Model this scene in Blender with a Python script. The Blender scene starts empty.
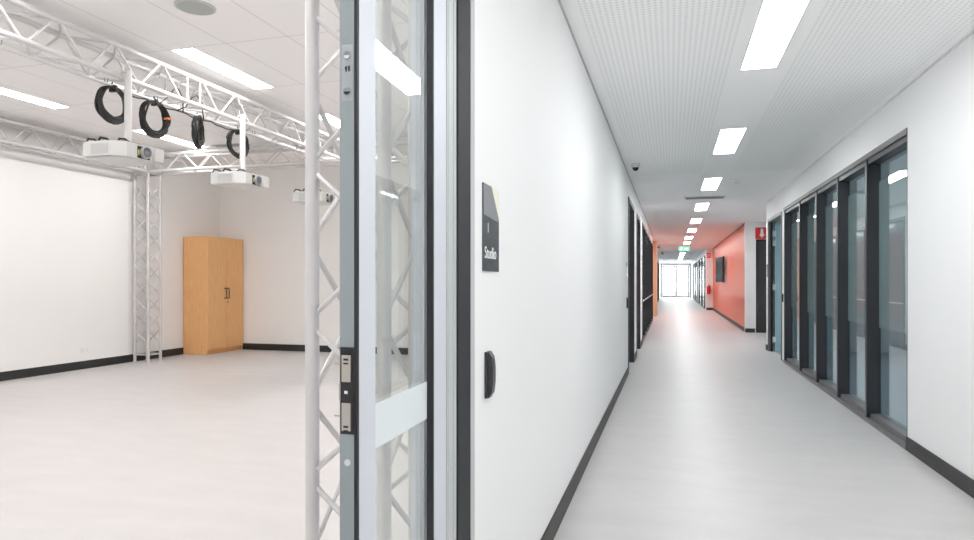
import bpy, bmesh, math, random
from mathutils import Vector, Matrix
random.seed(4)
S = bpy.context.scene
COL = S.collection
PI = math.pi

# ------------------------------------------------------------------ materials
def nm(name):
    m = bpy.data.materials.new(name); m.use_nodes = True
    nt = m.node_tree
    return m, nt, nt.nodes['Principled BSDF']
def pbr(name, col, rough=.5, metal=0., spec=.5, bump=0., bscale=60., var=0., vscale=3., stretch=(1,1,1)):
    m, nt, p = nm(name)
    p.inputs['Base Color'].default_value = (*col, 1)
    p.inputs['Roughness'].default_value = rough
    p.inputs['Metallic'].default_value = metal
    p.inputs['Specular IOR Level'].default_value = spec
    tc = nt.nodes.new('ShaderNodeTexCoord'); mp = nt.nodes.new('ShaderNodeMapping')
    mp.inputs['Scale'].default_value = stretch
    nt.links.new(tc.outputs['Object'], mp.inputs['Vector'])
    if var:
        n = nt.nodes.new('ShaderNodeTexNoise'); n.inputs['Scale'].default_value = vscale; n.inputs['Detail'].default_value = 5
        nt.links.new(mp.outputs[0], n.inputs['Vector'])
        r = nt.nodes.new('ShaderNodeMixRGB'); nt.links.new(n.outputs['Fac'], r.inputs[0])
        r.inputs[1].default_value = (*[c*(1-var) for c in col], 1)
        r.inputs[2].default_value = (*[min(1, c*(1+var)) for c in col], 1)
        nt.links.new(r.outputs[0], p.inputs['Base Color'])
    if bump:
        n = nt.nodes.new('ShaderNodeTexNoise'); n.inputs['Scale'].default_value = bscale
        nt.links.new(mp.outputs[0], n.inputs['Vector'])
        b = nt.nodes.new('ShaderNodeBump'); b.inputs['Strength'].default_value = bump; b.inputs['Distance'].default_value = .01
        nt.links.new(n.outputs['Fac'], b.inputs['Height']); nt.links.new(b.outputs[0], p.inputs['Normal'])
    return m
def emis(name, col, s):
    m = bpy.data.materials.new(name); m.use_nodes = True; nt = m.node_tree; nt.nodes.clear()
    e = nt.nodes.new('ShaderNodeEmission'); e.inputs[0].default_value = (*col, 1); e.inputs[1].default_value = s
    o = nt.nodes.new('ShaderNodeOutputMaterial'); nt.links.new(e.outputs[0], o.inputs[0]); return m
def glass(name, tint, f0=.04, gcol=(1,1,1)):
    m = bpy.data.materials.new(name); m.use_nodes = True; nt = m.node_tree; nt.nodes.clear()
    N, L = nt.nodes, nt.links
    g = N.new('ShaderNodeNewGeometry'); d = N.new('ShaderNodeVectorMath'); d.operation = 'DOT_PRODUCT'
    L.new(g.outputs['Incoming'], d.inputs[0]); L.new(g.outputs['Normal'], d.inputs[1])
    def mt(op, a, b=None):
        n = N.new('ShaderNodeMath'); n.operation = op
        if hasattr(a, 'links'): L.new(a, n.inputs[0])
        else: n.inputs[0].default_value = a
        if b is not None:
            if hasattr(b, 'links'): L.new(b, n.inputs[1])
            else: n.inputs[1].default_value = b
        return n.outputs[0]
    c = mt('ABSOLUTE', d.outputs['Value']); c = mt('SUBTRACT', 1, c); c = mt('POWER', c, 5)
    c = mt('MULTIPLY', c, 1-f0); c = mt('ADD', c, f0)
    t = N.new('ShaderNodeBsdfTransparent'); t.inputs[0].default_value = (*tint, 1)
    gl = N.new('ShaderNodeBsdfGlossy'); gl.inputs['Roughness'].default_value = .01; gl.inputs['Color'].default_value = (*gcol, 1)
    x = N.new('ShaderNodeMixShader'); L.new(c, x.inputs[0]); L.new(t.outputs[0], x.inputs[1]); L.new(gl.outputs[0], x.inputs[2])
    o = N.new('ShaderNodeOutputMaterial'); L.new(x.outputs[0], o.inputs[0]); return m
def film(name, col, alpha):
    m = bpy.data.materials.new(name); m.use_nodes = True; nt = m.node_tree; nt.nodes.clear()
    N, L = nt.nodes, nt.links
    t = N.new('ShaderNodeBsdfTransparent'); d = N.new('ShaderNodeBsdfDiffuse'); d.inputs[0].default_value = (*col, 1)
    tr = N.new('ShaderNodeBsdfTranslucent'); tr.inputs[0].default_value = (*col, 1)
    a = N.new('ShaderNodeMixShader'); a.inputs[0].default_value = .35; L.new(d.outputs[0], a.inputs[1]); L.new(tr.outputs[0], a.inputs[2])
    x = N.new('ShaderNodeMixShader'); x.inputs[0].default_value = alpha; L.new(t.outputs[0], x.inputs[1]); L.new(a.outputs[0], x.inputs[2])
    o = N.new('ShaderNodeOutputMaterial'); L.new(x.outputs[0], o.inputs[0]); return m

M = {}
M['wall'] = pbr('white_paint', (.90,.90,.90), .6, bump=.02, bscale=200)
M['wall_studio'] = pbr('studio_paint', (.87,.86,.85), .7, bump=.02, bscale=200)
M['proj_panel'] = pbr('projection_panel', (.92,.915,.905), .75)
M['red'] = pbr('coral_red_paint', (.84,.175,.085), .36, spec=.3)
M['base'] = pbr('black_vinyl_skirting', (.022,.023,.022), .5)
M['frame'] = pbr('charcoal_powdercoat', (.038,.038,.044), .35, spec=.5)
M['frame_hi'] = pbr('grey_powdercoat', (.16,.155,.155), .4)
M['frame_dk'] = pbr('charcoal_gasket', (.028,.030,.035), .6, spec=.3)
M['black'] = pbr('black_rubber', (.015,.015,.018), .45)
M['blackgl'] = pbr('black_gloss', (.02,.02,.024), .15)
M['alu'] = pbr('aluminium_satin', (.68,.70,.755), .5, metal=.15, spec=.5)
M['hinge_w'] = pbr('pale_steel', (.7,.72,.74), .4)
M['alu2'] = pbr('aluminium_grey', (.56,.58,.59), .5, metal=.15)
M['edge2'] = pbr('aluminium_mid_grey', (.42,.46,.48), .3, metal=.7)
M['alu_edge'] = pbr('aluminium_edge_grey', (.33,.38,.40), .35, metal=.6)
M['steel'] = pbr('brushed_steel', (.52,.50,.46), .3, metal=.9, bump=.05, bscale=300, stretch=(1,1,.05))
M['chrome'] = pbr('chrome', (.75,.77,.8), .12, metal=1.)
M['truss'] = pbr('truss_aluminium', (.66,.655,.66), .36, metal=.3, spec=.6, var=.06, vscale=9)
M['whitepl'] = pbr('white_plastic', (.64,.64,.63), .4)
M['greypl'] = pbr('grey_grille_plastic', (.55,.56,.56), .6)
M['greymid'] = pbr('mid_grey_plastic', (.33,.34,.34), .6)
M['lens'] = pbr('lens_glass', (.12,.13,.15), .08, spec=.9)
M['orange'] = pbr('orange_tape', (.9,.25,.03), .5)
M['yellow'] = pbr('yellow_label', (.55,.50,.08), .5)
M['cable'] = pbr('black_cable_sheath', (.018,.018,.018), .42)
M['glass'] = glass('clear_glass', (.95,.975,.965))
M['glass_win'] = glass('partition_glass', (.88,.94,.95), .19, (.88,.94,.97))
M['film'] = film('frosted_film', (.84,.88,.86), .8)
M['decal'] = film('white_safety_band', (.86,.90,.91), .93)
M['teal'] = pbr('teal_door_laminate', (.36,.52,.58), .35)
M['signred'] = pbr('red_sign', (.75,.03,.04), .35)
M['signwhite'] = pbr('white_sign_print', (.9,.9,.9), .4)
M['signgrey'] = pbr('dark_grey_sign_plate', (.10,.105,.115), .12, spec=.7)
M['signlight'] = pbr('mid_grey_sign_plate', (.27,.27,.29), .15, spec=.7)
M['signcream'] = pbr('cream_sign_corner', (.86,.83,.68), .3)
M['green'] = emis('exit_sign_green', (.25,.68,.48), 1.0)
M['exitwhite'] = emis('exit_sign_white', (.85,1,.9), 2.0)
M['red_ext'] = pbr('extinguisher_red', (.7,.02,.02), .25, spec=.6)
M['screen'] = pbr('tv_screen', (.012,.014,.016), .05, spec=1.)
M['darkpanel'] = pbr('dark_blue_grey_laminate', (.075,.09,.11), .14, spec=.6)
M['greydoor'] = pbr('pale_grey_door', (.62,.64,.66), .4)
M['carpet'] = pbr('blue_grey_carpet', (.36,.41,.45), .9, var=.15, vscale=30)
M['officewall'] = pbr('office_paint', (.66,.70,.71), .7)
M['light_cor'] = emis('corridor_diffuser', (.97,.995,1), 17.4)
M['light_far'] = emis('far_corridor_diffuser', (.97,.995,1), 24.)
M['light_stu'] = emis('studio_diffuser', (1,.985,.968), 17.4)
M['light_off'] = emis('added_office_diffuser', (.9,.97,1), 26.)
M['fixture'] = pbr('light_trim_white', (.8,.8,.8), .5)
M['diff_grey'] = pbr('speaker_grille_grey', (.42,.45,.43), .7)
M['pave'] = pbr('pale_paving', (.7,.7,.69), .8, var=.06)

# floor vinyl
m, nt, p = nm('pale_vinyl_floor')
tc = nt.nodes.new('ShaderNodeTexCoord')
mp = nt.nodes.new('ShaderNodeMapping'); mp.inputs['Scale'].default_value = (1.2, 3.5, 1)
nt.links.new(tc.outputs['Object'], mp.inputs['Vector'])
n1 = nt.nodes.new('ShaderNodeTexNoise'); n1.inputs['Scale'].default_value = 1.6; n1.inputs['Detail'].default_value = 8; n1.inputs['Roughness'].default_value = .62
nt.links.new(mp.outputs[0], n1.inputs['Vector'])
cr = nt.nodes.new('ShaderNodeValToRGB')
cr.color_ramp.elements[0].position = .32; cr.color_ramp.elements[0].color = (.575,.556,.552,1)
cr.color_ramp.elements[1].position = .68; cr.color_ramp.elements[1].color = (.62,.60,.596,1)
nt.links.new(n1.outputs['Fac'], cr.inputs[0])
nt.links.new(cr.outputs[0], p.inputs['Base Color'])
p.inputs['Roughness'].default_value = .42; p.inputs['Specular IOR Level'].default_value = .45
M['floor'] = m

# perforated ceiling board: rows of small round holes, left plain along the light run and the margins
m, nt, p = nm('perforated_ceiling_board')
N, L = nt.nodes, nt.links
def mth(op, a, b=None, c=None):
    n = N.new('ShaderNodeMath'); n.operation = op
    for i, v in enumerate((a, b, c)):
        if v is None: continue
        if hasattr(v, 'links'): L.new(v, n.inputs[i])
        else: n.inputs[i].default_value = v
    return n.outputs[0]
tc = N.new('ShaderNodeTexCoord'); sp = N.new('ShaderNodeSeparateXYZ'); L.new(tc.outputs['Object'], sp.inputs[0])
P_ = .032
fx = mth('SUBTRACT', mth('FRACT', mth('DIVIDE', sp.outputs['X'], P_)), .5)
fy = mth('SUBTRACT', mth('FRACT', mth('DIVIDE', sp.outputs['Y'], P_)), .5)
r2 = mth('ADD', mth('MULTIPLY', fx, fx), mth('MULTIPLY', fy, fy))
hole = mth('LESS_THAN', r2, .075)
ax = mth('ABSOLUTE', mth('SUBTRACT', sp.outputs['X'], .5775))
away = mth('GREATER_THAN', ax, .2)
edge = mth('LESS_THAN', ax, 1.045)
near = mth('LESS_THAN', sp.outputs['Y'], 9.2)
hole = mth('MULTIPLY', mth('MULTIPLY', hole, away), mth('MULTIPLY', edge, near))
mx = N.new('ShaderNodeMixRGB'); L.new(hole, mx.inputs[0]); mx.inputs[1].default_value = (.94,.945,.945,1); mx.inputs[2].default_value = (.76,.78,.77,1)
L.new(mx.outputs[0], p.inputs['Base Color']); p.inputs['Roughness'].default_value = .8
M['perf'] = m

# studio tile ceiling: .6 x 1.2 lay-in tiles
m, nt, p = nm('lay_in_ceiling_tile')
N, L = nt.nodes, nt.links
tc = N.new('ShaderNodeTexCoord'); sp = N.new('ShaderNodeSeparateXYZ'); L.new(tc.outputs['Object'], sp.inputs[0])
gx = mth('ABSOLUTE', mth('SUBTRACT', mth('FRACT', mth('DIVIDE', mth('ADD', sp.outputs['X'], 9.09), .6)), .5))
gy = mth('ABSOLUTE', mth('SUBTRACT', mth('FRACT', mth('DIVIDE', mth('ADD', sp.outputs['Y'], 6.0), 1.2)), .5))
ln = mth('MAXIMUM', mth('GREATER_THAN', gx, .5-.010), mth('GREATER_THAN', gy, .5-.005))
mx = N.new('ShaderNodeMixRGB'); L.new(ln, mx.inputs[0]); mx.inputs[1].default_value = (.90,.89,.885,1); mx.inputs[2].default_value = (.72,.70,.70,1)
L.new(mx.outputs[0], p.inputs['Base Color']); p.inputs['Roughness'].default_value = .85
M['tile'] = m

def wood(name, a, b, sc=(14,14,1.1)):
    m, nt, p = nm(name)
    tc = nt.nodes.new('ShaderNodeTexCoord'); mp = nt.nodes.new('ShaderNodeMapping'); mp.inputs['Scale'].default_value = sc
    nt.links.new(tc.outputs['Object'], mp.inputs[0])
    n = nt.nodes.new('ShaderNodeTexNoise'); n.inputs['Scale'].default_value = 4; n.inputs['Detail'].default_value = 8; n.inputs['Distortion'].default_value = .4
    nt.links.new(mp.outputs[0], n.inputs[0])
    c = nt.nodes.new('ShaderNodeValToRGB'); c.color_ramp.elements[0].position = .3; c.color_ramp.elements[0].color = (*a,1)
    c.color_ramp.elements[1].position = .7; c.color_ramp.elements[1].color = (*b,1)
    nt.links.new(n.outputs['Fac'], c.inputs[0]); nt.links.new(c.outputs[0], p.inputs['Base Color'])
    p.inputs['Roughness'].default_value = .45
    return m
M['wood'] = wood('oak_laminate', (.74,.40,.165), (.87,.50,.225))
M['wood2'] = wood('pale_oak_panel', (.74,.47,.27), (.82,.55,.34))

# ------------------------------------------------------------------ mesh helpers
def box(bm, x0, x1, y0, y1, z0, z1, bev=0):
    if x0 > x1: x0, x1 = x1, x0
    if y0 > y1: y0, y1 = y1, y0
    if z0 > z1: z0, z1 = z1, z0
    r = bmesh.ops.create_cube(bm, size=1)
    vs = r['verts']
    for v in vs:
        v.co = Vector((x0+(v.co.x+.5)*(x1-x0), y0+(v.co.y+.5)*(y1-y0), z0+(v.co.z+.5)*(z1-z0)))
    if bev:
        es = list({e for v in vs for e in v.link_edges})
        bmesh.ops.bevel(bm, geom=es, offset=bev, segments=2, affect='EDGES', profile=.5)
def tube(bm, a, b, r, seg=12, r2=None):
    a, b = Vector(a), Vector(b); d = b-a; L_ = d.length
    if L_ < 1e-6: return
    q = Vector((0,0,1)).rotation_difference(d)
    mat = Matrix.Translation((a+b)/2) @ q.to_matrix().to_4x4()
    bmesh.ops.create_cone(bm, cap_ends=True, segments=seg, radius1=r, radius2=r if r2 is None else r2, depth=L_, matrix=mat)
def path(bm, pts, r, seg=6, closed=False):
    pts = [Vector(p) for p in pts]; n = len(pts); rings = []
    up = None
    for i, p in enumerate(pts):
        if closed: t = pts[(i+1) % n]-pts[i-1]
        else: t = pts[min(i+1, n-1)]-pts[max(i-1, 0)]
        t.normalize()
        if up is None:
            up = Vector((0,0,1)) if abs(t.z) < .9 else Vector((1,0,0))
        s = t.cross(up).normalized(); up = s.cross(t).normalized()
        rings.append([bm.verts.new(p+r*(math.cos(2*PI*k/seg)*s+math.sin(2*PI*k/seg)*up)) for k in range(seg)])
    for i in range(n if closed else n-1):
        A, B = rings[i], rings[(i+1) % n]
        off = 0
        if closed and i == n-1:
            off = min(range(seg), key=lambda o: sum((A[k].co-B[(k+o) % seg].co).length for k in range(seg)))
        for k in range(seg):
            bm.faces.new((A[k], A[(k+1) % seg], B[(k+1+off) % seg], B[(k+off) % seg]))
    if not closed:
        bm.faces.new(rings[0][::-1]); bm.faces.new(rings[-1])
def prism(bm, pts, axis, a, b):
    """extrude a 2-D outline along axis 'x','y' or 'z' from a to b"""
    def mk(p, t):
        if axis == 'x': return (t, p[0], p[1])
        if axis == 'y': return (p[0], t, p[1])
        return (p[0], p[1], t)
    A = [bm.verts.new(mk(p, a)) for p in pts]; B = [bm.verts.new(mk(p, b)) for p in pts]
    n = len(pts)
    bm.faces.new(A[::-1]); bm.faces.new(B)
    for i in range(n): bm.faces.new((A[i], A[(i+1) % n], B[(i+1) % n], B[i]))
def lathe(bm, prof, origin, ax=(0,0,1), seg=24):
    q = Vector((0,0,1)).rotation_difference(Vector(ax)); o = Vector(origin); rings = []
    for r, h in prof:
        rings.append([bm.verts.new(o+q @ Vector((max(r,1e-4)*math.cos(2*PI*k/seg), max(r,1e-4)*math.sin(2*PI*k/seg), h))) for k in range(seg)])
    for A, B in zip(rings, rings[1:]):
        for k in range(seg): bm.faces.new((A[k], A[(k+1) % seg], B[(k+1) % seg], B[k]))
    bm.faces.new(rings[0][::-1]); bm.faces.new(rings[-1])
def obj(name, bm, mat, parent=None, smooth=False, loc=None):
    bmesh.ops.recalc_face_normals(bm, faces=bm.faces)
    me = bpy.data.meshes.new(name); bm.to_mesh(me); bm.free()
    me.materials.append(M[mat] if isinstance(mat, str) else mat)
    if smooth:
        for f in me.polygons: f.use_smooth = True
        try: me.set_sharp_from_angle(angle=math.radians(40))
        except Exception: pass
    o = bpy.data.objects.new(name, me); COL.objects.link(o)
    if parent: o.parent = parent
    if loc: o.location = loc
    return o
def B(*boxes, bev=0):
    bm = bmesh.new()
    for b in boxes: box(bm, *b, bev=bev)
    return bm
def thing(name, label, cat, loc=(0,0,0), rotz=0, group=None):
    o = bpy.data.objects.new(name, None); COL.objects.link(o); o.empty_display_size = .1
    o.location = loc; o.rotation_euler = (0,0,rotz); o['label'] = label; o['category'] = cat
    if group: o['group'] = group
    return o
def tag(o, label, cat, group=None, kind=None):
    o['label'] = label; o['category'] = cat
    if group: o['group'] = group
    if kind: o['kind'] = kind
    return o
def struct(name, bm, mat, parent=None):
    o = obj(name, bm, mat, parent)
    if parent is None: o['kind'] = 'structure'
    return o
def struct_root(name, loc=(0,0,0)):
    o = bpy.data.objects.new(name, None); COL.objects.link(o); o.location = loc; o['kind'] = 'structure'; return o
def copy_tree(o, parent=None):
    c = o.copy(); COL.objects.link(c)
    if parent: c.parent = parent
    for ch in list(o.children): copy_tree(ch, c)
    return c
def text_mesh(name, txt, size, mat, parent, loc, rot, depth=.0008):
    cu = bpy.data.curves.new(name, 'FONT'); cu.body = txt; cu.size = size; cu.extrude = depth; cu.align_x = 'LEFT'
    t = bpy.data.objects.new('tmp', cu); COL.objects.link(t)
    me = bpy.data.meshes.new_from_object(t.evaluated_get(bpy.context.evaluated_depsgraph_get()))
    bpy.data.objects.remove(t); me.name = name
    me.materials.clear(); me.materials.append(M[mat])
    o = bpy.data.objects.new(name, me); COL.objects.link(o); o.parent = parent; o.location = loc; o.rotation_euler = rot
    return o

# ------------------------------------------------------------------ key planes
XL, XR = -.56, 1.69          # corridor walls
XLB = -.738                  # studio side of the corridor wall
H, HS = 2.7, 3.3             # ceiling heights
SX, SY, SF = -8.1, 10.36, -1.2
XF = -.79                    # set-back left wall of the far stretch
YE = 52.5
XO = 6.6                     # office depth

# ------------------------------------------------------------------ setting
struct('floor', B((SX-.2, 3.4, -3.2, YE+.3, -.1, 0)), 'floor')
struct('floor_office', B((XR+.10, XO, 3.9, 12.95, -.02, .004)), 'carpet')
struct('ground_outside', B((-12, 14, YE+.32, YE+30, -.15, -.03)), 'pave')
struct('ceiling_corridor', B((XL-.0, 3.4, -3.2, YE+.3, H, H+.1), (XF-.1, XL, 21.6, YE+.3, H, H+.1)), 'perf')
struct('ceiling_studio', B((SX-.2, XL-.0, SF-.2, SY+.2, HS, HS+.1)), 'tile')
struct('ceiling_office', B((3.4, XO, 3.9, 12.95, H, H+.1)), 'tile')

# corridor left wall with its openings
D1a, D1b, D2a, D2b, G1, G2 = 9.0, 10.36, 11.25, 12.45, 13.5, 21.3
bm = bmesh.new()
box(bm, XLB, XL, -3.2, .15, 0, HS)
box(bm, XLB, XL, .15, 1.80, 2.42, HS)
box(bm, XLB, XL, 1.80, D1a, 0, HS)
box(bm, XLB, XL, D1a, D1b, 2.40, HS)
box(bm, XLB, XL, D1b, D2a, 0, HS)
box(bm, XLB, XL, D2a, D2b, 2.40, H+.1)
box(bm, XLB, XL, D2b, G1, 0, H+.1)
box(bm, XLB, XL, G1, G2, 2.45, H+.1)
box(bm, XLB, XL, G2, 21.6, 0, H+.1)
struct('wall_corridor_left', bm, 'wall')
struct('wall_far_left', B((XF-.15, XF, 21.6, YE, 0, H), (XF-.15, XLB, 21.45, 21.6, 0, H)), 'wall')
# corridor right wall
W1, W2 = 5.485, 10.98
R1, R2, RE = 11.14, 12.66, 12.92
bm = bmesh.new()
XW = XR+.14
box(bm, XR, XW, -3.2, W1, 0, H)
box(bm, XR, XW, W1, W2, 2.39, H)
box(bm, XR, XW, W2, R1, 0, H)
box(bm, XR, XW, R1, R2, 2.36, H)
box(bm, XR, XW, R2, RE, 0, H)
struct('wall_corridor_right', bm, 'wall')
struct('wall_recess_side', B((2.62, 2.76, RE+.12, 17.1, 0, H)), 'wall')
struct('wall_recess_near', B((XW, 3.4, RE, RE+.12, 0, H)), 'wall')
struct('wall_recess_back', B((1.77, 2.0, 17.1, 17.24, 0, H), (2.0, 2.76, 17.1, 17.24, 2.28, H), (2.44, 2.76, 17.1, 17.24, 0, 2.28)), 'wall')
struct('wall_red', B((1.77, 1.91, 17.24, 30.1, 0, H)), 'red')
struct('trim_red_wall_end', B((1.755, 1.77, 17.1, 17.24, 0, H)), 'wall')
struct('wall_far_right', B((1.49, 1.91, 30.1, 30.4, 0, H), (1.49, 1.63, 30.4, 31.0, 0, H), (1.49, 1.63, 31.0, 46, 2.45, H), (1.49, 1.63, 46, YE, 0, H)), 'wall')
struct('wall_corridor_rear', B((XL, XR, -3.35, -3.2, 0, H)), 'wall')
# end wall around the glazed doors
struct('wall_end', B((XF-.15, 1.63, YE, YE+.15, 2.62, H)), 'wall')
# studio
struct('wall_studio_left', B((SX-.2, SX, SF-.2, SY+.2, 0, HS)), 'wall_studio')
struct('wall_studio_back', B((SX, XLB, SY, SY+.2, 0, HS)), 'wall_studio')
struct('wall_studio_front', B((SX, XLB, SF-.2, SF, 0, HS)), 'wall_studio')
# office
struct('wall_office_far', B((XO, XO+.1, 3.9, 12.95, 0, H)), 'officewall')
struct('wall_office_near', B((XW, XO, 3.8, 3.9, 0, H)), 'officewall')
struct('wall_office_end', B((3.4, XO, RE, RE+.12, 0, H), (XW, 3.4, RE-.02, RE, 0, H)), 'officewall')

# skirtings
def skirt(name, *bx): struct(name, B(*bx), 'base')
skirt('baseboard_studio_left', (SX, SX+.016, SF, 9.40, 0, .115))
skirt('baseboard_studio_back', (-7.60, XLB, SY-.014, SY, 0, .115))
skirt('baseboard_corridor_left', (XL, XL+.012, 1.84, D1a, 0, .10), (XL, XL+.012, D1b, D2a, 0, .10), (XL, XL+.012, D2b, G1, 0, .10))
skirt('baseboard_corridor_right', (XR-.012, XR, -3.2, W1, 0, .10), (XR-.012, XR, R2+.06, RE, 0, .10))
skirt('baseboard_recess', (1.755, 1.98, 17.088, 17.1, 0, .10))
skirt('baseboard_red_wall', (1.758, 1.77, 17.24, 30.1, 0, .10))
skirt('baseboard_far_right', (1.49, 1.758, 30.088, 30.1, 0, .10))
skirt('baseboard_far_left', (XF, XF+.012, 21.6, 24.0, 0, .10))
struct('trim_red_wall_top', B((1.758, 1.77, 17.24, 30.1, H-.025, H)), 'frame_hi')
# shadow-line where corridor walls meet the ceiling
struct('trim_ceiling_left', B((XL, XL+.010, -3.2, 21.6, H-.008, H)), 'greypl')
struct('trim_ceiling_right', B((XR-.012, XR, -3.2, RE, H-.010, H)), 'fixture')

# projection wall panel of the studio
o = obj('projection_panel', B((SX+.001, SX+.012, 1.2, 8.22, .116, 2.80)), 'proj_panel')
tag(o, 'smooth bright white projection panel covering the studio side wall', 'wall panel')

# ------------------------------------------------------------------ studio door (passive leaf) and frame
dr = struct_root('door_studio', (XL, 1.10, 0))
# leaf in local coordinates: x 0 (corridor face) .. -.036 ; y 0 .. .495
ls = .075; LY = .495
leaf = bmesh.new()
box(leaf, -.036, 0, .006, ls, .01, 2.38)
struct('lock_stile', leaf, 'alu', dr)
struct('hinge_stile', B((-.036, 0, LY-.09, LY, .01, 2.38), bev=.002), 'alu', dr)
struct('bottom_rail', B((-.036, -.001, ls, LY-.09, .01, .2)), 'alu', dr)
struct('top_rail', B((-.036, -.001, ls, LY-.09, 2.28, 2.38)), 'alu', dr)
bm = bmesh.new(); prism(bm, [(-.011,ls-.006),(-.0175,LY-.082),(-.0235,LY-.082),(-.017,ls-.006)], 'z', .19, 2.29)
struct('glass_pane', bm, 'glass', dr)
struct('glazing_bead', B((-.0172, -.0005, LY-.096, LY-.0895, .2, 2.28)), 'black', dr)
struct('rear_glazing_bead', B((-.036, -.0237, LY-.096, LY-.0895, .2, 2.28)), 'alu', dr)
bm = bmesh.new(); prism(bm, [(-.0104,ls),(-.0166,LY-.096),(-.0172,LY-.096),(-.0110,ls)], 'z', .914, 1.005)
o = struct('safety_band', bm, 'decal', dr); o['label'] = 'white band across the glass'
struct('edge_seal', B((-.0065, -.0005, -.002, .006, .01, 2.38)), 'black', dr)
edge = struct('edge_plate', B((-.036, -.0066, -.002, .006, .01, 2.38)), 'alu_edge', dr)
# mortice lock let into the edge
lk = struct('lock_faceplate', B((-.034, -.0067, -.0035, -.0021, .966, 1.128)), 'black', dr)
for z0, z1 in ((1.063, 1.113), (.972, 1.024)):
    lt = struct('strike_plate', B((-.031, -.0125, -.0048, -.0036, z0, z1), bev=.0005), 'steel', lk)
    zz = z1-.010 if z0 > 1.05 else z0+.006
    bm = B((-.027, -.017, -.0052, -.0049, zz, zz+.004), (-.027, -.017, -.0052, -.0049, zz-.007, zz-.004))
    struct('engraving', bm, 'black', lt)
struct('latch_bolt', B((-.0365, -.0335, -.0046, -.0036, 1.028, 1.060)), 'steel', lk)
bm = B((-.025, -.018, -.0050, -.0036, 1.041, 1.047)); struct('latch_roller', bm, 'chrome', lk)
for z in (1.096, .998):
    struct('strike_pin', B((-.046, -.034, -.0046, -.0036, z, z+.003)), 'steel', lk)
# flush bolt
fb = struct('flush_bolt_plate', B((-.031, -.009, -.0032, -.0021, 1.585, 1.690), bev=.0004), 'edge2', dr)
for zc in (1.67, 1.603):
    bm = bmesh.new(); lathe(bm, [(.0085,0),(.0085,.0012),(.0065,.0014),(.0065,.0004)], (-.020,-.0033,zc), (0,-1,0), 24)
    struct('flush_bolt_cup', bm, 'alu_edge', fb)
    bm = bmesh.new(); prism(bm, [(-.020+.006*math.cos(a), zc+.006*math.sin(a)) for a in [PI+PI*k/10 for k in range(11)]], 'y', -.0052, -.0046)
    struct('flush_bolt_lever', bm, 'blackgl' if zc < 1.65 else 'chrome', fb)
for dx in (-.0225, -.0165):
    bm = bmesh.new(); prism(bm, [(dx-.002,1.648),(dx+.002,1.651),(dx+.002,1.642),(dx,1.639)], 'y', -.0045, -.0033)
    struct('arrow_mark', bm, 'black', fb)
for z in (1.70, 1.572):
    bm = bmesh.new(); lathe(bm, [(.002,0),(.002,.001)], (-.020,-.002,z), (0,-1,0), 10); struct('screw', bm, 'greymid', dr)
bm = bmesh.new(); lathe(bm, [(.0062,0),(.0062,.0008)], (-.020,-.0021,.913), (0,-1,0), 20)
struct('round_sticker', bm, 'whitepl', dr)
# jamb
jr = struct_root('trim_studio_door_frame', (XL, 1.60, 0))
bm = bmesh.new()
prof = [(-.0155,.0),(-.100,.0),(-.100,.20),(-.016,.20)]
prism(bm, prof, 'z', 0, 2.42)
struct('frame_jamb', bm, 'alu', jr)
bm = bmesh.new(); prism(bm, [(-.015,.0),(0,.002),(0,.010),(-.003,.011),(-.003,.014),(0,.015),(0,.030),(-.015,.030)], 'z', 0, 2.42)
struct('frame_rebate', bm, 'alu2', jr)
bm = bmesh.new(); prism(bm, [(-.015,.036),(-.002,.036),(-.002,.054),(-.006,.055),(-.006,.059),(-.002,.060),(-.002,.0835),(-.015,.0835)], 'z', 0, 2.42)
struct('frame_cover_strip', bm, 'alu2', jr)
struct('frame_gasket', B((-.0155, .003, .0845, .197, 0, 2.42), bev=.002), 'frame_dk', jr)
struct('frame_edge_bead', B((-.003, .004, .199, .236, 0, 2.44), bev=.001), 'greypl', jr)
struct('frame_head', B((-.10, 0, -1.45, 0, 2.38, 2.42)), 'alu', jr)

# ------------------------------------------------------------------ trusses
CC, TR, BR = .25, .0225, .0095
def truss(label, a, axis, length, offs, modules, ends=True, period=.5, group=None, name='lighting_truss', phase=0, shift=True):
    """square box truss; local +L runs along axis; a is the centre of its start"""
    t = thing(name, label, 'truss', a, 0, group)
    if axis == 'x': f = lambda l, u, v: (l, u, v)
    elif axis == 'y': f = lambda l, u, v: (u, l, v)
    else: f = lambda l, u, v: (u, v, l)
    h = CC/2; cs = [(-h,-h),(h,-h),(h,h),(-h,h)]
    for u, v in cs:
        bm = bmesh.new(); tube(bm, f(0,u,v), f(length,u,v), TR, 16); obj('chord', bm, 'truss', t, True)
    for (m0, m1) in modules:
        for fi in range(4):
            A, C = cs[fi], cs[(fi+1) % 4]
            ph = (period/2 if (fi % 2 and shift) else 0)+phase
            n0 = math.floor((m0-ph)/(period/2)); l = ph+n0*period/2; k = n0
            while l < m1-.03:
                l2 = l+period/2
                p, q = (A, C) if k % 2 == 0 else (C, A)
                if l > m0-.03 and l2 < m1+.03:
                    g = .016
                    bm = bmesh.new(); tube(bm, f(l+g,*p), f(l2-g,*q), BR, 8); obj('brace', bm, 'truss', t, True)
                l = l2; k += 1
        if ends:
            for e in (m0, m1):
                bm = bmesh.new()
                for fi in range(4): tube(bm, f(e,*cs[fi]), f(e,*cs[(fi+1) % 4]), BR, 8)
                obj('end_frame', bm, 'truss', t, True)
    return t
ZT = 2.955+CC/2              # centre height of the horizontal trusses
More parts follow.
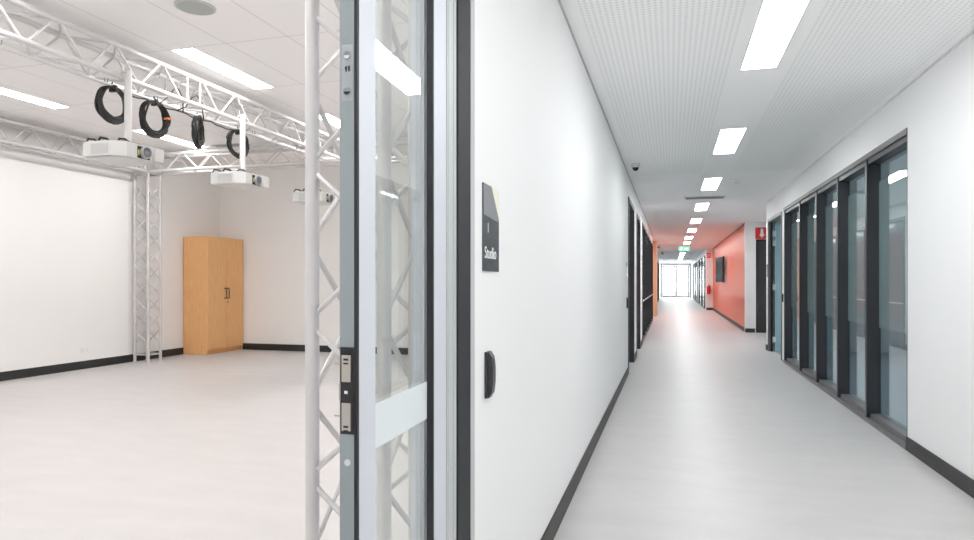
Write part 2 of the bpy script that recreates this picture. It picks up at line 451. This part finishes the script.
# near column beside the door: node heights matched to the lacing
c1 = truss('tall aluminium truss column standing close behind the glass door', (-.982, 1.985, .012), 'z', ZT+CC/2+.02, None, [(.10, ZT-.02)], period=.5, name='truss_column', phase=.11, shift=False)
c2 = truss('slim aluminium truss column in front of the far studio wall beside the wooden cabinet', (-7.93+.02, 8.42, .012), 'z', ZT-CC/2-TR-.012, None, [(.10, ZT-CC/2-TR-.02)], period=.5, name='truss_column', shift=False)
for c in (c1, c2):
    h = CC/2
    bm = bmesh.new()
    for u in (-h, h):
        for v in (-h, h): lathe(bm, [(.036,0),(.036,.008),(.028,.012)], (u,v,-.012), (0,0,1), 16)
    obj('foot_plates', bm, 'truss', c, True)
XM = -4.415-CC/2
mid = truss('long white truss over the middle of the room carrying projectors and cable coils', (XM, 1.6, ZT), 'y', 8.42-1.6-CC/2-TR*2, None, [(0.02, 3.585), (3.755, 6.60)], period=.517, phase=.16)
left = truss('ceiling truss running along the projection panel wall', (-7.91, 1.2, ZT), 'y', 8.42-1.2-CC/2-TR*2, None, [(.02, 3.5), (3.66, 7.03)], period=.517)
back = truss('ceiling truss crossing in front of the back studio wall', (-8.06, 8.42, ZT), 'x', 7.0, None, [(.02, 3.3), (3.46, 6.96)], period=.6)
# thin pipe hung under the truss, with its cable
pipe = thing('cable_pipe', 'thin white pipe slung under the middle truss with hooks', 'pipe', (-4.555, 3.2, 2.905))
bm = bmesh.new(); tube(bm, (0,0,0), (0,3.5,0), .013, 10); obj('rail', bm, 'truss', pipe, True)
for y in (.3, 1.2, 1.75, 2.4, 3.2):
    bm = bmesh.new(); path(bm, [(0,y,-.0),(-.012,y,.02),(-.02,y,.05)], .005, 6); path(bm, [(0,y,.0),(.014,y,.018),(.018,y,.045)], .005, 6); obj('hanger', bm, 'greymid', pipe, True)
bm = bmesh.new()
pts = []
for k in range(46):
    y = 4.40+k*.036
    pts.append((-4.535+.008*math.sin(k*1.3), y, 2.885-.018*abs(math.sin(k*.27))))
pts.append((-4.54, 6.10, 2.90))
path(bm, pts, .007, 6)
path(bm, [(-4.53,5.18,2.875),(-4.50,5.26,2.93),(-4.48,5.32,3.03),(-4.47,5.38,3.07),(-4.46,5.45,3.00),(-4.50,5.5,2.93),(-4.53,5.55,2.88)], .006, 6)
path(bm, [(-4.53,4.95,2.875),(-4.50,5.02,2.95),(-4.47,5.08,3.05),(-4.46,5.12,3.06),(-4.46,5.18,2.98),(-4.52,5.25,2.88)], .006, 6)
tag(obj('power_cable', bm, 'cable', None, True), 'loose black cable strung along the pipe under the middle truss', 'cable')

def coil(label, loc, ry, rz, yaw, n, tag_mat=None, tail=False):
    t = thing('cable_coil', label, 'cable coil', loc, yaw, 'black cable coils hung from the middle truss')
    bm = bmesh.new()
    rnd = random.Random(loc[1])
    for k in range(n):
        dx = rnd.uniform(-.022,.022); sy = ry*rnd.uniform(.80,1.0)-.01; sz = rz*rnd.uniform(.80,1.0)-.01
        oy, oz = rnd.uniform(-.008,.008), rnd.uniform(-.004,.004)+(rz-sz)*.75; ph = rnd.uniform(0,6)
        pts = []
        for i in range(36):
            a = 2*PI*i/36
            pts.append((dx+.006*math.sin(3*a+ph), oy+sy*math.cos(a)+.003*math.sin(5*a+ph), oz+sz*math.sin(a)))
        path(bm, pts, .0085, 6, True)
    obj('cable_loops', bm, 'cable', t, True)
    bm = bmesh.new(); box(bm, -.034, .034, -.016, .016, rz-.045, rz+.012, .006)
    path(bm, [(0,0,rz),(-.012,.0,rz+.03),(0,0,rz+.05),(.012,0,rz+.03),(0,0,rz)], .006, 6)
    obj('hook_strap', bm, 'black', t, True)
    if tag_mat:
        bm = bmesh.new(); box(bm, -.030, .034, ry-.045, ry+.0, .03, .05, .006); o = obj('tape_band', bm, tag_mat, t); o['label'] = 'bright orange band'
    if tail:
        bm = bmesh.new(); path(bm, [(0,-.02,rz),(-.01,-ry*.8,rz*.75),(0,-ry-.03,rz*.3),(.01,-ry*.9,-.02),(0,-ry*.7,-rz*.5)], .005, 6)
        obj('loose_tail', bm, 'cable', t, True)
coil('large open coil of black cable hanging left of the nearest projector pole', (-4.555, 4.47, 2.735), .17, .165, 0, 15)
coil('coil of black cable with an orange band, right of the nearest projector pole', (-4.555, 4.93, 2.728), .155, .175, -.12, 16, 'orange')
coil('narrow coil of black cable seen nearly edge on, third along the truss', (-4.555, 5.50, 2.735), .155, .165, .45, 20, None, True)
coil('coil of black cable hanging behind the second projector pole', (-4.555, 6.13, 2.735), .175, .165, 0, 14, None, True)

# ------------------------------------------------------------------ projectors
def projector(label, y, first=False):
    t = thing('projector', label, 'projector', (-4.37, y-.06, 2.245), 0, 'white ceiling projectors')
    W, D, Hh = .38, .44, .125    # x, y, z
    bm = bmesh.new()
    x0, x1, y0, y1 = -W/2, W/2, -D/2, D/2
    out = [(x0+.02,y0),(x1-.09,y0),(x1,y0+.075),(x1,y1-.03),(x1-.03,y1),(x0+.02,y1),(x0,y1-.02),(x0,y0+.02)]
    prism(bm, out, 'z', .004, Hh-.006)
    inn = [(p[0]*.93, p[1]*.93) for p in out]
    prism(bm, inn, 'z', Hh-.006, Hh+.004); prism(bm, inn, 'z', -.004, .004)
    bmesh.ops.bevel(bm, geom=[e for e in bm.edges if abs(e.verts[0].co.z-e.verts[1].co.z) < 1e-5], offset=.003, segments=2, affect='EDGES')
    body = obj('body', bm, 'whitepl', t, False)
    bm = bmesh.new()
    for k in range(9): box(bm, x0+.10, x1-.11, y0-.003, y0+.002, .022+k*.009, .027+k*.009)
    box(bm, x0+.10, x1-.11, y0-.001, y0+.002, .018, .104)
    obj('side_grille', bm, 'greypl', t)
    # lens recess and lens on the +x face
    ly = y0+.255
    bm = bmesh.new(); box(bm, x1-.01, x1+.003, ly-.075, ly+.058, .012, .112, .004); ls_ = obj('lens_surround', bm, 'blackgl', t)
    bm = bmesh.new(); lathe(bm, [(.050,0),(.050,.03),(.044,.034),(.040,.022)], (x1-.002, ly, .064), (1,0,0), 28); lb = obj('lens_barrel', bm, 'greymid', t, True)
    bm = bmesh.new(); lathe(bm, [(.040,0),(.032,.008),(.018,.013),(.001,.015)], (x1+.018, ly, .064), (1,0,0), 28); obj('lens', bm, 'lens', lb, True)
    bm = B((x1+.003, x1+.006, ly-.070, ly-.058, .035, .080)); o = obj('warning_label', bm, 'yellow', ls_); o['label'] = 'small yellow label beside the lens'
    bm = bmesh.new(); box(bm, x1-.012, x1+.03, y1-.10, y1-.002, .006, .120, .006); obj('connector_cover', bm, 'whitepl', t)
    # spider bracket and cables on top
    bm = bmesh.new()
    lathe(bm, [(.06,0),(.065,.01),(.05,.022),(.02,.026)], (0,.06,Hh+.018), (0,0,1), 20)
    for a in (.6, 2.3, 3.9, 5.4):
        e = (.125*math.cos(a), .06+.125*math.sin(a)); box_a = (0,.06,Hh+.026)
        path(bm, [box_a, (e[0]*.6, .06+(e[1]-.06)*.6, Hh+.03), (e[0], e[1], Hh+.012), (e[0], e[1], Hh-.002)], .008, 6)
    obj('mount_bracket', bm, 'black', t, True)
    bm = bmesh.new()
    for px_, py_ in ((-.15,-.16),(-.02,-.17),(.10,-.10)): path(bm, [(px_-.05,py_,Hh+.001),(px_-.02,py_-.01,Hh+.034),(px_+.02,py_+.01,Hh+.03),(px_+.05,py_+.03,Hh+.001)], .009, 6)
    path(bm, [(-.16,-.12,Hh-.004),(-.13,-.1,Hh+.028),(-.08,-.04,Hh+.02),(-.05,.02,Hh+.035),(-.01,.04,Hh+.03)], .007, 6)
    path(bm, [(-.14,.06,Hh-.004),(-.10,.05,Hh+.032),(-.05,.08,Hh+.022),(-.01,.06,Hh+.035)], .007, 6)
    path(bm, [(.12,-.05,Hh),(.08,0,Hh+.03),(.03,.05,Hh+.028)], .006, 6)
    obj('top_cables', bm, 'cable', t, True)
    return t
def pole(label, y):
    t = thing('projector_pole', label, 'pole', (-4.37, y, 2.392), 0, 'white projector poles')
    bm = bmesh.new(); tube(bm, (0,0,.012), (0,0,.62), .029, 20); obj('tube', bm, 'whitepl', t, True)
    bm = bmesh.new(); lathe(bm, [(.05,0),(.05,.014),(.033,.02)], (0,0,0), (0,0,1), 20); obj('lower_flange', bm, 'black', t, True)
    bm = bmesh.new(); box(bm, -.045, .012, -.028, .028, .53, .60, .005); tube(bm, (-.045,-.026,.565), (-.045,.026,.565), .034, 16)
    tube(bm, (-.01,-.04,.60), (-.01,-.04,.66), .006, 8); tube(bm, (-.01,.04,.60), (-.01,.04,.645), .006, 8); box(bm, -.03, .01, -.045, .045, .595, .61)
    obj('chord_clamp', bm, 'truss', t, True)
for y, a, b in ((4.44, 'white projector nearest the camera, hanging below the first pole', 'white drop pole holding the nearest projector'),
                (5.95, 'smaller looking white projector above the wooden cabinet, second along the truss', 'white drop pole holding the second projector'),
                (7.46, 'farthest white projector, partly hidden by the tall truss column', 'white drop pole of the farthest projector behind the truss column')):
    projector(a, y); pole(b, y)

# ------------------------------------------------------------------ cabinet
cab = thing('storage_cabinet', 'tall oak laminate two door cabinet in the studio corner', 'cabinet', (-8.084, 9.40, 0))
cw, cd, ch = .94, .50, 2.02
bm = B((.0, cd-.022, 0, .02, 0, ch), (.0, cd-.022, cw-.02, cw, 0, ch), (0, cd-.022, .02, cw-.02, ch-.02, ch), (0, .012, .02, cw-.02, .02, ch-.02), (0, cd-.022, .02, cw-.02, .08, .10))
obj('carcass', bm, 'wood', cab)
obj('plinth', B((.05, cd-.06, .02, cw-.02, 0, .08)), 'wood', cab)
for k in range(2):
    y0 = .002+k*(cw/2); d = obj('door_leaf', B((cd-.021, cd, y0, y0+cw/2-.004, .082, ch-.002), bev=.001), 'wood', cab)
    hy = cw/2+(.035 if k else -.035)
    bm = bmesh.new(); path(bm, [(cd,hy,.955),(cd+.03,hy,.957),(cd+.034,hy,.965),(cd+.034,hy,1.12),(cd+.03,hy,1.128),(cd,hy,1.13)], .0075, 8)
    lathe(bm, [(.014,0),(.012,.005)], (cd,hy,.955), (1,0,0), 10); lathe(bm, [(.014,0),(.012,.005)], (cd,hy,1.13), (1,0,0), 10)
    obj('handle', bm, 'black', d, True)
bm = bmesh.new(); lathe(bm, [(.013,0),(.013,.008),(.009,.009)], (cd,cw/2+.035,.89), (1,0,0), 14); obj('lock', bm, 'frame_hi', cab, True)

# power outlets
def outlet(label, loc, rz):
    t = thing('power_outlet', label, 'outlet', loc, rz)
    fp = obj('faceplate', B((-.06, .06, 0, .008, -.036, .036), bev=.002), 'wall', t)
    bm = bmesh.new()
    for s in (-1, 1):
        for a, b in ((-.008,.004),(.008,.004),(0,-.012)): box(bm, s*.03+a-.0015, s*.03+a+.0015, .008, .0088, b-.005, b+.005)
    obj('socket_holes', bm, 'greymid', fp)
outlet('small white power outlet low on the projection panel wall', (SX+.012, 7.44, .27), -PI/2)
outlet('small white power outlet low on the back studio wall', (-6.68, SY, .27), PI)

# ------------------------------------------------------------------ ceiling lights
def ceiling_light(label, x0, x1, y0, y1, z, mat, group):
    t = thing('ceiling_light', label, 'ceiling light', ((x0+x1)/2, (y0+y1)/2, z), 0, group)
    w, l = (x1-x0)/2, (y1-y0)/2; f = .008
    obj('trim_frame', B((-w-f,-w,-l-f,l+f,-.006,0), (w,w+f,-l-f,l+f,-.006,0), (-w,w,-l-f,-l,-.006,0), (-w,w,l,l+f,-.006,0)), 'fixture', t)
    obj('diffuser', B((-w,w,-l,l,-.004,-.0005)), mat, t)
ords = ['out of frame above the camera', 'nearest in the corridor, cut by the top edge', 'second in the corridor', 'third in the corridor', 'fourth in the corridor, just past the air grille',
        'fifth in the corridor', 'sixth in the corridor', 'seventh in the corridor', 'eighth in the corridor, last before the exit sign', 'added as first beyond the exit sign', 'added as second beyond the exit sign', 'third beyond the exit sign', 'added as fourth beyond the exit sign', 'added as fifth beyond the exit sign', 'added as sixth beyond the exit sign', 'added as seventh beyond the exit sign, nearest the end doors']
ys = [-1.95, 1.08]+[4.13+3.06*i for i in range(8)]+[28.7+3.06*i for i in range(7)]  # lamps past the exit sign are mostly added, to brighten the far ceiling
ords = ['unseen, behind the camera position']+ords  # unseen repeat of the corridor row, kept for its light
for y, w in zip(ys, ords):
    ceiling_light('white rectangular ceiling light, '+w, .462, .683, y-.62, y+.62, H, 'light_far' if y > 12 else 'light_cor', 'rectangular corridor ceiling lights')
sl = {(-4.15,5.41):'upper one, above the middle truss', (-4.15,7.75):'seen behind the tall truss column', (-6.92,5.45):'cut by the left edge of the photo', (-6.92,7.82):'lower one, seen behind the cable coils',
      (-4.15,2.8):'above the frame near the front', (-6.92,2.8):'above the frame on the left', (-1.6,2.8):'unseen, over the near column', (-1.6,5.41):'hidden behind the door glass', (-1.6,8.05):'hidden behind the corridor wall',(-4.15,.2):'unseen, near the front wall',(-6.92,.2):'unseen, front left corner',(-1.6,.2):'unseen, front right corner'}  # unseen lamps repeat the visible studio grid, kept for their light
for (x, y), w in sl.items():
    ceiling_light('long white studio ceiling light, '+w, x-.11, x+.11, y-.6, y+.6, HS, 'light_stu', 'long studio ceiling lights')
for i, y in enumerate((5.6, 9.4)):  # unseen lamps, added to brighten the glass panes and the corridor
    ceiling_light('unseen office ceiling light added behind the partition, '+('near' if i == 0 else 'far')+' one', 4.1, 4.35, y-.6, y+.6, H, 'light_off', 'added office ceiling lights')

# round ceiling speaker, air grilles, detector
t = thing('ceiling_speaker', 'round pale grey speaker in the studio ceiling at the top edge', 'speaker', (-3.42, 4.10, HS))
bm = bmesh.new(); lathe(bm, [(.145,0),(.145,.006),(.13,.012)], (0,0,0), (0,0,-1), 32); obj('rim', bm, 'greypl', t, True)
bm = bmesh.new(); lathe(bm, [(.128,.0121),(.09,.016),(.001,.018)], (0,0,0), (0,0,-1), 32); obj('mesh_cover', bm, 'diff_grey', t, True)
t = thing('air_grille', 'dark grey slot air grille in the studio ceiling behind the cable coils', 'air grille', (-6.36, 8.38, HS))
obj('slot', B((-.28,.28,-.05,.05,-.006,0)), 'greymid', t); obj('border', B((-.30,.30,-.07,-.05,-.01,0), (-.30,.30,.05,.07,-.01,0)), 'greypl', t)
t = thing('air_grille', 'long slot air grille across the corridor ceiling between the lights', 'air grille', (.555, 11.75, H))
obj('border', B((-.34,.34,-.11,-.06,-.012,0), (-.34,.34,.06,.11,-.012,0), (-.34,-.31,-.06,.06,-.012,0), (.31,.34,-.06,.06,-.012,0)), 'whitepl', t)
bm = B((-.31,.31,-.06,.06,-.004,0))
for k in range(4): box(bm, -.31, .31, -.052+k*.03, -.045+k*.03, -.03, -.004)
obj('slats', bm, 'greymid', t)
t = thing('smoke_detector', 'tiny white smoke detector on the corridor ceiling right of the lights', 'smoke detector', (.90, 9.97, H))
bm = bmesh.new(); lathe(bm, [(.05,0),(.05,.015),(.035,.03),(.02,.034)], (0,0,0), (0,0,-1), 20); obj('housing', bm, 'whitepl', t, True)
def dome(label, x, y, s=1):
    t = thing('dome_camera', label, 'security camera', (x, y, H))
    bm = bmesh.new(); lathe(bm, [(.055*s,0),(.055*s,.025*s),(.045*s,.045*s),(.04*s,.05*s)], (0,0,0), (0,0,-1), 24); obj('mount', bm, 'whitepl', t, True)
    bm = bmesh.new(); lathe(bm, [(.038*s,.05*s),(.037*s,.06*s),(.03*s,.078*s),(.018*s,.089*s),(.001,.093*s)], (0,0,0), (0,0,-1), 24); obj('dome_cover', bm, 'blackgl', t, True)
dome('small security camera with black dome near the left corridor wall', -.42, 8.2)
dome('distant security camera on the ceiling near the oak panel', -.48, 27.2, 1.3)
dome('farthest security camera on the ceiling before the end doors', -.4, 33.0, 1.3)

# ------------------------------------------------------------------ wall signs and access controls by the doors
def room_sign(label, x, y, z0, z1, w, full):
    t = thing('room_sign', label, 'sign', (x, y, z0))
    h = z1-z0
    obj('plate', B((0,.004,0,w,0,h)), 'signgrey', t)
    if full:
        bm = bmesh.new(); prism(bm, [(.004,h*.64),(w*.98,h*.60),(w*.98,h*.64),(w*.50,h-.002),(.004,h-.002)], 'x', .0041, .0048); o = obj('grey_upper_panel', bm, 'signlight', t); o['label'] = 'lighter grey upper panel with slanted edge'
        bm = bmesh.new(); prism(bm, [(w*.50,h-.0005),(w,h*.62),(w,h)], 'x', .0041, .0049); o = obj('cream_corner', bm, 'signcream', t); o['label'] = 'cream coloured corner'
        text_mesh('lettering', 'Studio', .054, 'signwhite', t, (.0044, .014, h*.15), (PI/2, 0, PI/2))
        text_mesh('room_mark', '1', .044, 'signwhite', t, (.0044, .045, h*.45), (PI/2, 0, PI/2))
def door_control(label, x, y, z0, z1, side=1):
    t = thing('door_control', label, 'door handle', (x, y, z0))
    h = z1-z0
    bm = bmesh.new(); box(bm, 0, .010*side, 0, .05, 0, h, .003); obj('backplate', bm, 'frame', t)
    bm = bmesh.new()
    pts = [(.008, .004), (.012, .0), (.022, .018), (.026, .05), (.026, h-.05), (.022, h-.016), (.012, h), (.008, h-.004)]
    prism(bm, [(p[0]*side, p[1]) for p in pts], 'y', .008, .042)
    obj('curved_grip', bm, 'frame', t)
room_sign('dark glossy room sign with cream corner on the white wall beside the studio door', XL, 1.925, 1.282, 1.555, .19, True)
door_control('dark curved pull grip on the white wall below the room sign', XL, 1.950, .885, 1.030)
room_sign('small dark sign plate on the left wall beside the far recessed door', XL, 8.62, 1.30, 1.50, .14, False)
door_control('small black grip on the left wall under the far sign plate', XL, 8.66, .90, 1.04)
room_sign('small black sign plate on the wall end left of the teal door', XR-.004, 12.74, 1.33, 1.56, .12, False)
door_control('black door control between the teal door and the glazed partition', XR, 11.02, .93, 1.06, -1)

# ------------------------------------------------------------------ glazed partition on the right (window_1)
wr = struct_root('window_partition', (XR, W1, 0))
GD = .09
LW = W2-W1
posts = [0, 1.085-.03, 2.125-.02, 3.165-.02, 4.245-.03, LW-.05]
struct('window_head', B((-.008, .115, 0, LW, 2.345, 2.39)), 'frame_hi', wr)
struct('window_head_inner', B((.012, .115, 0, LW, 2.30, 2.345)), 'frame', wr)
struct('window_sill', B((-.014, .115, 0, LW, 0, .032), (.03, .115, 0, LW, .032, .07)), 'frame_hi', wr)
for i, p_ in enumerate(posts):
    w = .02 if i == 0 else .05
    struct('mullion', B((.0, .115, p_, p_+w, .032, 2.345), bev=.002), 'frame', wr)
for i in range(5):
    a = posts[i]+(.02 if i == 0 else .05); b = posts[i+1]
    g = struct('window_pane', B((GD, GD+.006, a, b, .07, 2.30)), 'glass_win', wr)
    f = struct('frosted_film', B((GD+.0062, GD+.0067, a+.012, b-.012, .84, 2.14)), 'film', g); f['label'] = 'frosted band across the pane'
# teal door, opened inwards
dr = struct_root('door_teal', (XR, R1, 0))
dw = R2-R1
struct('door_frame', B((-.012, .12, 0, .05, 0, 2.36), (-.012, .07, dw-.06, dw, 0, 2.36), (-.012, .12, .05, dw-.06, 2.31, 2.36)), 'frame_hi', dr)
struct('door_frame_stop', B((.028, .055, dw-.10, dw-.06, 0, 2.31)), 'blackgl', dr)
lf = struct('door_leaf', B((.085, 1.0, dw-.15, dw-.11, .01, 2.30), bev=.002), 'teal', dr)
struct('leaf_edge', B((.078, .0849, dw-.15, dw-.11, .01, 2.30)), 'blackgl', lf)
for z in (.22, 1.15, 1.93, 2.10):
    bm = B((.05, .10, dw-.153, dw-.1505, z-.05, z+.05)); tube(bm, (.075,dw-.156,z-.05), (.075,dw-.156,z+.05), .008, 10)
    struct('hinge', bm, 'hinge_w', dr)

# dark door and sign in the recess
dr = struct_root('door_recess', (2.0, 17.12, 0))
struct('door_leaf', B((.0, .44, .0, .04, 0, 2.28)), 'frame', dr)
struct('door_frame', B((-.0, .03, -.02, -.0, 0, 2.28), (.41, .44, -.02, -.0, 0, 2.28), (.03, .41, -.02, 0, 2.25, 2.28)), 'blackgl', dr)
def red_sign(label, x0, x1, y, z0, z1, arrow=True):
    t = thing('fire_sign', label, 'sign', (x0, y, z0)); w, h = x1-x0, z1-z0
    obj('plate', B((0, w, -.004, 0, 0, h)), 'signred', t)
    bm = bmesh.new(); cx = w*.55
    if arrow:
        prism(bm, [(cx-w*.10,h*.88),(cx+w*.10,h*.88),(cx+w*.12,h*.50),(cx+w*.20,h*.34),(cx,h*.12),(cx-w*.20,h*.34),(cx-w*.12,h*.50)], 'y', -.006, -.0042)
    else:
        prism(bm, [(cx-w*.25,h*.2),(cx-w*.05,h*.2),(cx-w*.05,h*.8),(cx-w*.25,h*.8)], 'y', -.006, -.0042)
        prism(bm, [(cx+w*.08,h*.2),(cx+w*.2,h*.2),(cx+w*.2,h*.8),(cx+w*.08,h*.8)], 'y', -.006, -.0042)
    obj('white_symbol', bm, 'signwhite', t)
red_sign('red sign with white symbol above the dark recess door', 1.985, 2.26, 17.098, 2.285, 2.57)
red_sign('small distant red sign above the fire extinguisher', 1.50, 1.665, 30.086, 2.28, 2.50, False)

# fire extinguisher
t = thing('fire_extinguisher', 'red fire extinguisher on the wall end beyond the coral wall', 'fire extinguisher', (1.58, 29.98, .70))
bm = bmesh.new(); lathe(bm, [(.06,0),(.075,.01),(.075,.30),(.06,.35),(.025,.375)], (0,0,0), (0,0,1), 20); obj('cylinder', bm, 'red_ext', t, True)
bm = bmesh.new(); lathe(bm, [(.02,.375),(.02,.40)], (0,0,0), (0,0,1), 12); box(bm, -.01, .01, -.09, .02, .40, .415); box(bm, -.01, .01, -.08, .02, .43, .44); obj('valve', bm, 'black', t)
bm = bmesh.new(); path(bm, [(.0,-.03,.39),(.07,-.04,.36),(.09,-.03,.25),(.085,-.02,.1)], .01, 6); obj('hose', bm, 'black', t, True)
obj('wall_bracket', B((-.02, .02, .074, .105, .1, .3)), 'greymid', t)

# television on the red wall
t = thing('television', 'black flat television on an arm on the coral red wall', 'television', (1.70, 22.75, 1.22), math.radians(5))
obj('housing', B((-.065, 0, 0, 1.45, 0, .86), bev=.006), 'blackgl', t)
obj('screen', B((-.068, -.0655, .015, 1.435, .02, .845)), 'screen', t)
obj('wall_arm', B((0.0005, .045, .25, .45, .3, .55)), 'black', t)

# exit sign
t = thing('exit_sign', 'green exit sign hanging from the corridor ceiling', 'exit sign', (.50, 27.0, H))
obj('housing', B((-.21, .21, .0, .03, -.25, -.05)), 'whitepl', t)
lp = obj('lit_panel', B((-.20, .20, -.004, -.0002, -.24, -.06)), 'green', t)
bm = bmesh.new()
lathe(bm, [(.016,0),(.016,.002)], (-.095,-.0045,-.09), (0,-1,0), 12)
path(bm, [(-.10,-.006,-.11),(-.115,-.006,-.16)], .014, 6); path(bm, [(-.10,-.006,-.115),(-.07,-.006,-.13),(-.055,-.006,-.115)], .006, 6)
path(bm, [(-.115,-.006,-.16),(-.085,-.006,-.185),(-.09,-.006,-.215)], .008, 6); path(bm, [(-.115,-.006,-.16),(-.14,-.006,-.19),(-.165,-.006,-.195)], .008, 6)
obj('running_figure', bm, 'exitwhite', lp)
bm = bmesh.new(); prism(bm, [(.01,-.14),(.09,-.14),(.09,-.11),(.15,-.15),(.09,-.19),(.09,-.16),(.01,-.16)], 'y', -.008, -.0045); obj('arrow', bm, 'exitwhite', lp)
bm = bmesh.new(); tube(bm, (-.12,.015,-.05), (-.12,.015,0), .006, 8); tube(bm, (.12,.015,-.05), (.12,.015,0), .006, 8); obj('hangers', bm, 'whitepl', t)

# ------------------------------------------------------------------ left wall doors further on
def rec_door(name, y0, y1):
    r = struct_root(name, (XL, y0, 0)); w = y1-y0
    struct('door_frame', B((-.13, .012, 0, .05, 0, 2.40), (-.13, .012, w-.07, w, 0, 2.40), (-.13, .012, .05, w-.07, 2.34, 2.40)), 'frame', r)
    lf = struct('door_leaf', B((-.12, -.085, .05, w-.07, .008, 2.34)), 'greydoor', r)
    bm = bmesh.new(); tube(bm, (-.085,.12,1.0), (-.04,.12,1.0), .009, 8); tube(bm, (-.042,.12,1.0), (-.042,.24,1.0), .009, 8); box(bm, -.085, -.080, .09, .15, .93, 1.07)
    struct('door_handle', bm, 'black', lf)
    struct('leaf_backing', B((-.17, -.131, .0, w, 0, 2.40)), 'greydoor', r)
rec_door('door_left_near', D1a, D1b)
rec_door('door_left_far', D2a, D2b)
r = struct_root('window_dark_panels', (XL, G1, 0)); w = G2-G1
struct('window_frame', B((-.13, .012, 0, .06, 0, 2.45), (-.13, .012, w-.06, w, 0, 2.45), (-.13, .01, .06, w-.06, 2.39, 2.45), (-.13, .01, .06, w-.06, 0, .06)), 'frame', r)
struct('transom', B((-.04, .002, .06, w-.06, .83, .85)), 'greydoor', r)
n = 6
for i in range(n):
    a = .06+i*(w-.12)/n; b = .06+(i+1)*(w-.12)/n
    struct('dark_panel', B((-.06, -.03, a+.012, b-.012, .06, 2.39)), 'darkpanel', r)
    if i: struct('mullion', B((-.07, .008, a-.012, a+.012, .06, 2.39)), 'frame', r)
struct('panel_backing', B((-.17, -.131, 0, w, 0, 2.45)), 'frame', r)
# pale oak blade
o = obj('timber_panel', B((XF, -.49, 24.0, 24.9, 0, H)), 'wood2'); tag(o, 'narrow pale oak panel standing out from the left corridor wall', 'wall panel')
# far glazing both sides and the end doors
def far_glazing(name, x, y0, y1, n, sgn, panel):
    r = struct_root(name, (x, y0, 0)); w = y1-y0
    struct('window_frame', B((0, .02*sgn, 0, w, 2.39, 2.45), (0, .02*sgn, 0, w, 0, .06)), 'frame', r)
    for i in range(n+1):
        a = i*(w-.07)/n; struct('mullion', B((0, .05*sgn, a, a+.07, .06, 2.39)), 'frame', r)
        if i < n: struct('dark_panel', B((-.03*sgn, .004*sgn, a+.07, (i+1)*(w-.07)/n, .06, 2.39)), panel[i % len(panel)], r)
far_glazing('window_far_left', XF+.001, 26.5, 44.0, 7, 1, ['darkpanel','greydoor','darkpanel'])
far_glazing('window_far_right', 1.489, 31.0, 46.0, 5, -1, ['darkpanel','darkpanel','teal'])
r = struct_root('door_end', (XF, YE, 0)); w = 1.49-XF
fr = .13
struct('door_frame', B((0, fr, 0, .12, 0, 2.62), (w-fr, w, 0, .12, 0, 2.62), (fr, w-fr, 0, .12, 2.50, 2.62)), 'greymid', r)
c = w/2
for a, b in ((fr+.01, c-.005), (c+.005, w-fr-.01)):
    lf = struct('door_leaf', B((a, a+.11, .03, .08, .01, 2.49), (b-.11, b, .03, .08, .01, 2.49), (a+.11, b-.11, .03, .08, 2.38, 2.49), (a+.11, b-.11, .03, .08, .01, .14)), 'frame_hi', r)
    struct('glass_pane', B((a+.11, b-.11, .052, .058, .14, 2.38)), 'glass', lf)
    hx = b-.035 if a < c-.5 else a+.035
    bm = bmesh.new(); path(bm, [(hx,.03,.95),(hx,-.03,.95),(hx,-.03,1.2),(hx,.03,1.2)], .013, 8); struct('door_handle', bm, 'steel', lf)

# ------------------------------------------------------------------ world: bright overcast beyond the end doors
w = bpy.data.worlds.new('World'); S.world = w; w.use_nodes = True
bg = w.node_tree.nodes['Background']; bg.inputs[0].default_value = (.93,.97,1,1); bg.inputs[1].default_value = 6.

# ------------------------------------------------------------------ camera
cam = bpy.data.cameras.new('camera'); co = bpy.data.objects.new('camera', cam); COL.objects.link(co)
co.location = (0, 0, 1.25); co.rotation_euler = (PI/2, 0, math.atan2(181, 652))
cam.sensor_width = 36; cam.lens = 36*652/974
cam.shift_x = -3/974; cam.shift_y = 11.5/974
cam.clip_start = .05; cam.clip_end = 200
S.camera = co
S.view_settings.view_transform = 'Standard'; S.view_settings.look = 'None'
S.view_settings.gamma = 1; S.view_settings.exposure = .6; S.view_settings.use_curve_mapping = False
S.cycles.max_bounces = 12; S.cycles.diffuse_bounces = 8; S.cycles.transparent_max_bounces = 24; S.cycles.glossy_bounces = 6
S.cycles.use_denoising = True
S.cycles.caustics_reflective = False; S.cycles.caustics_refractive = False
S.cycles.sample_clamp_indirect = 8
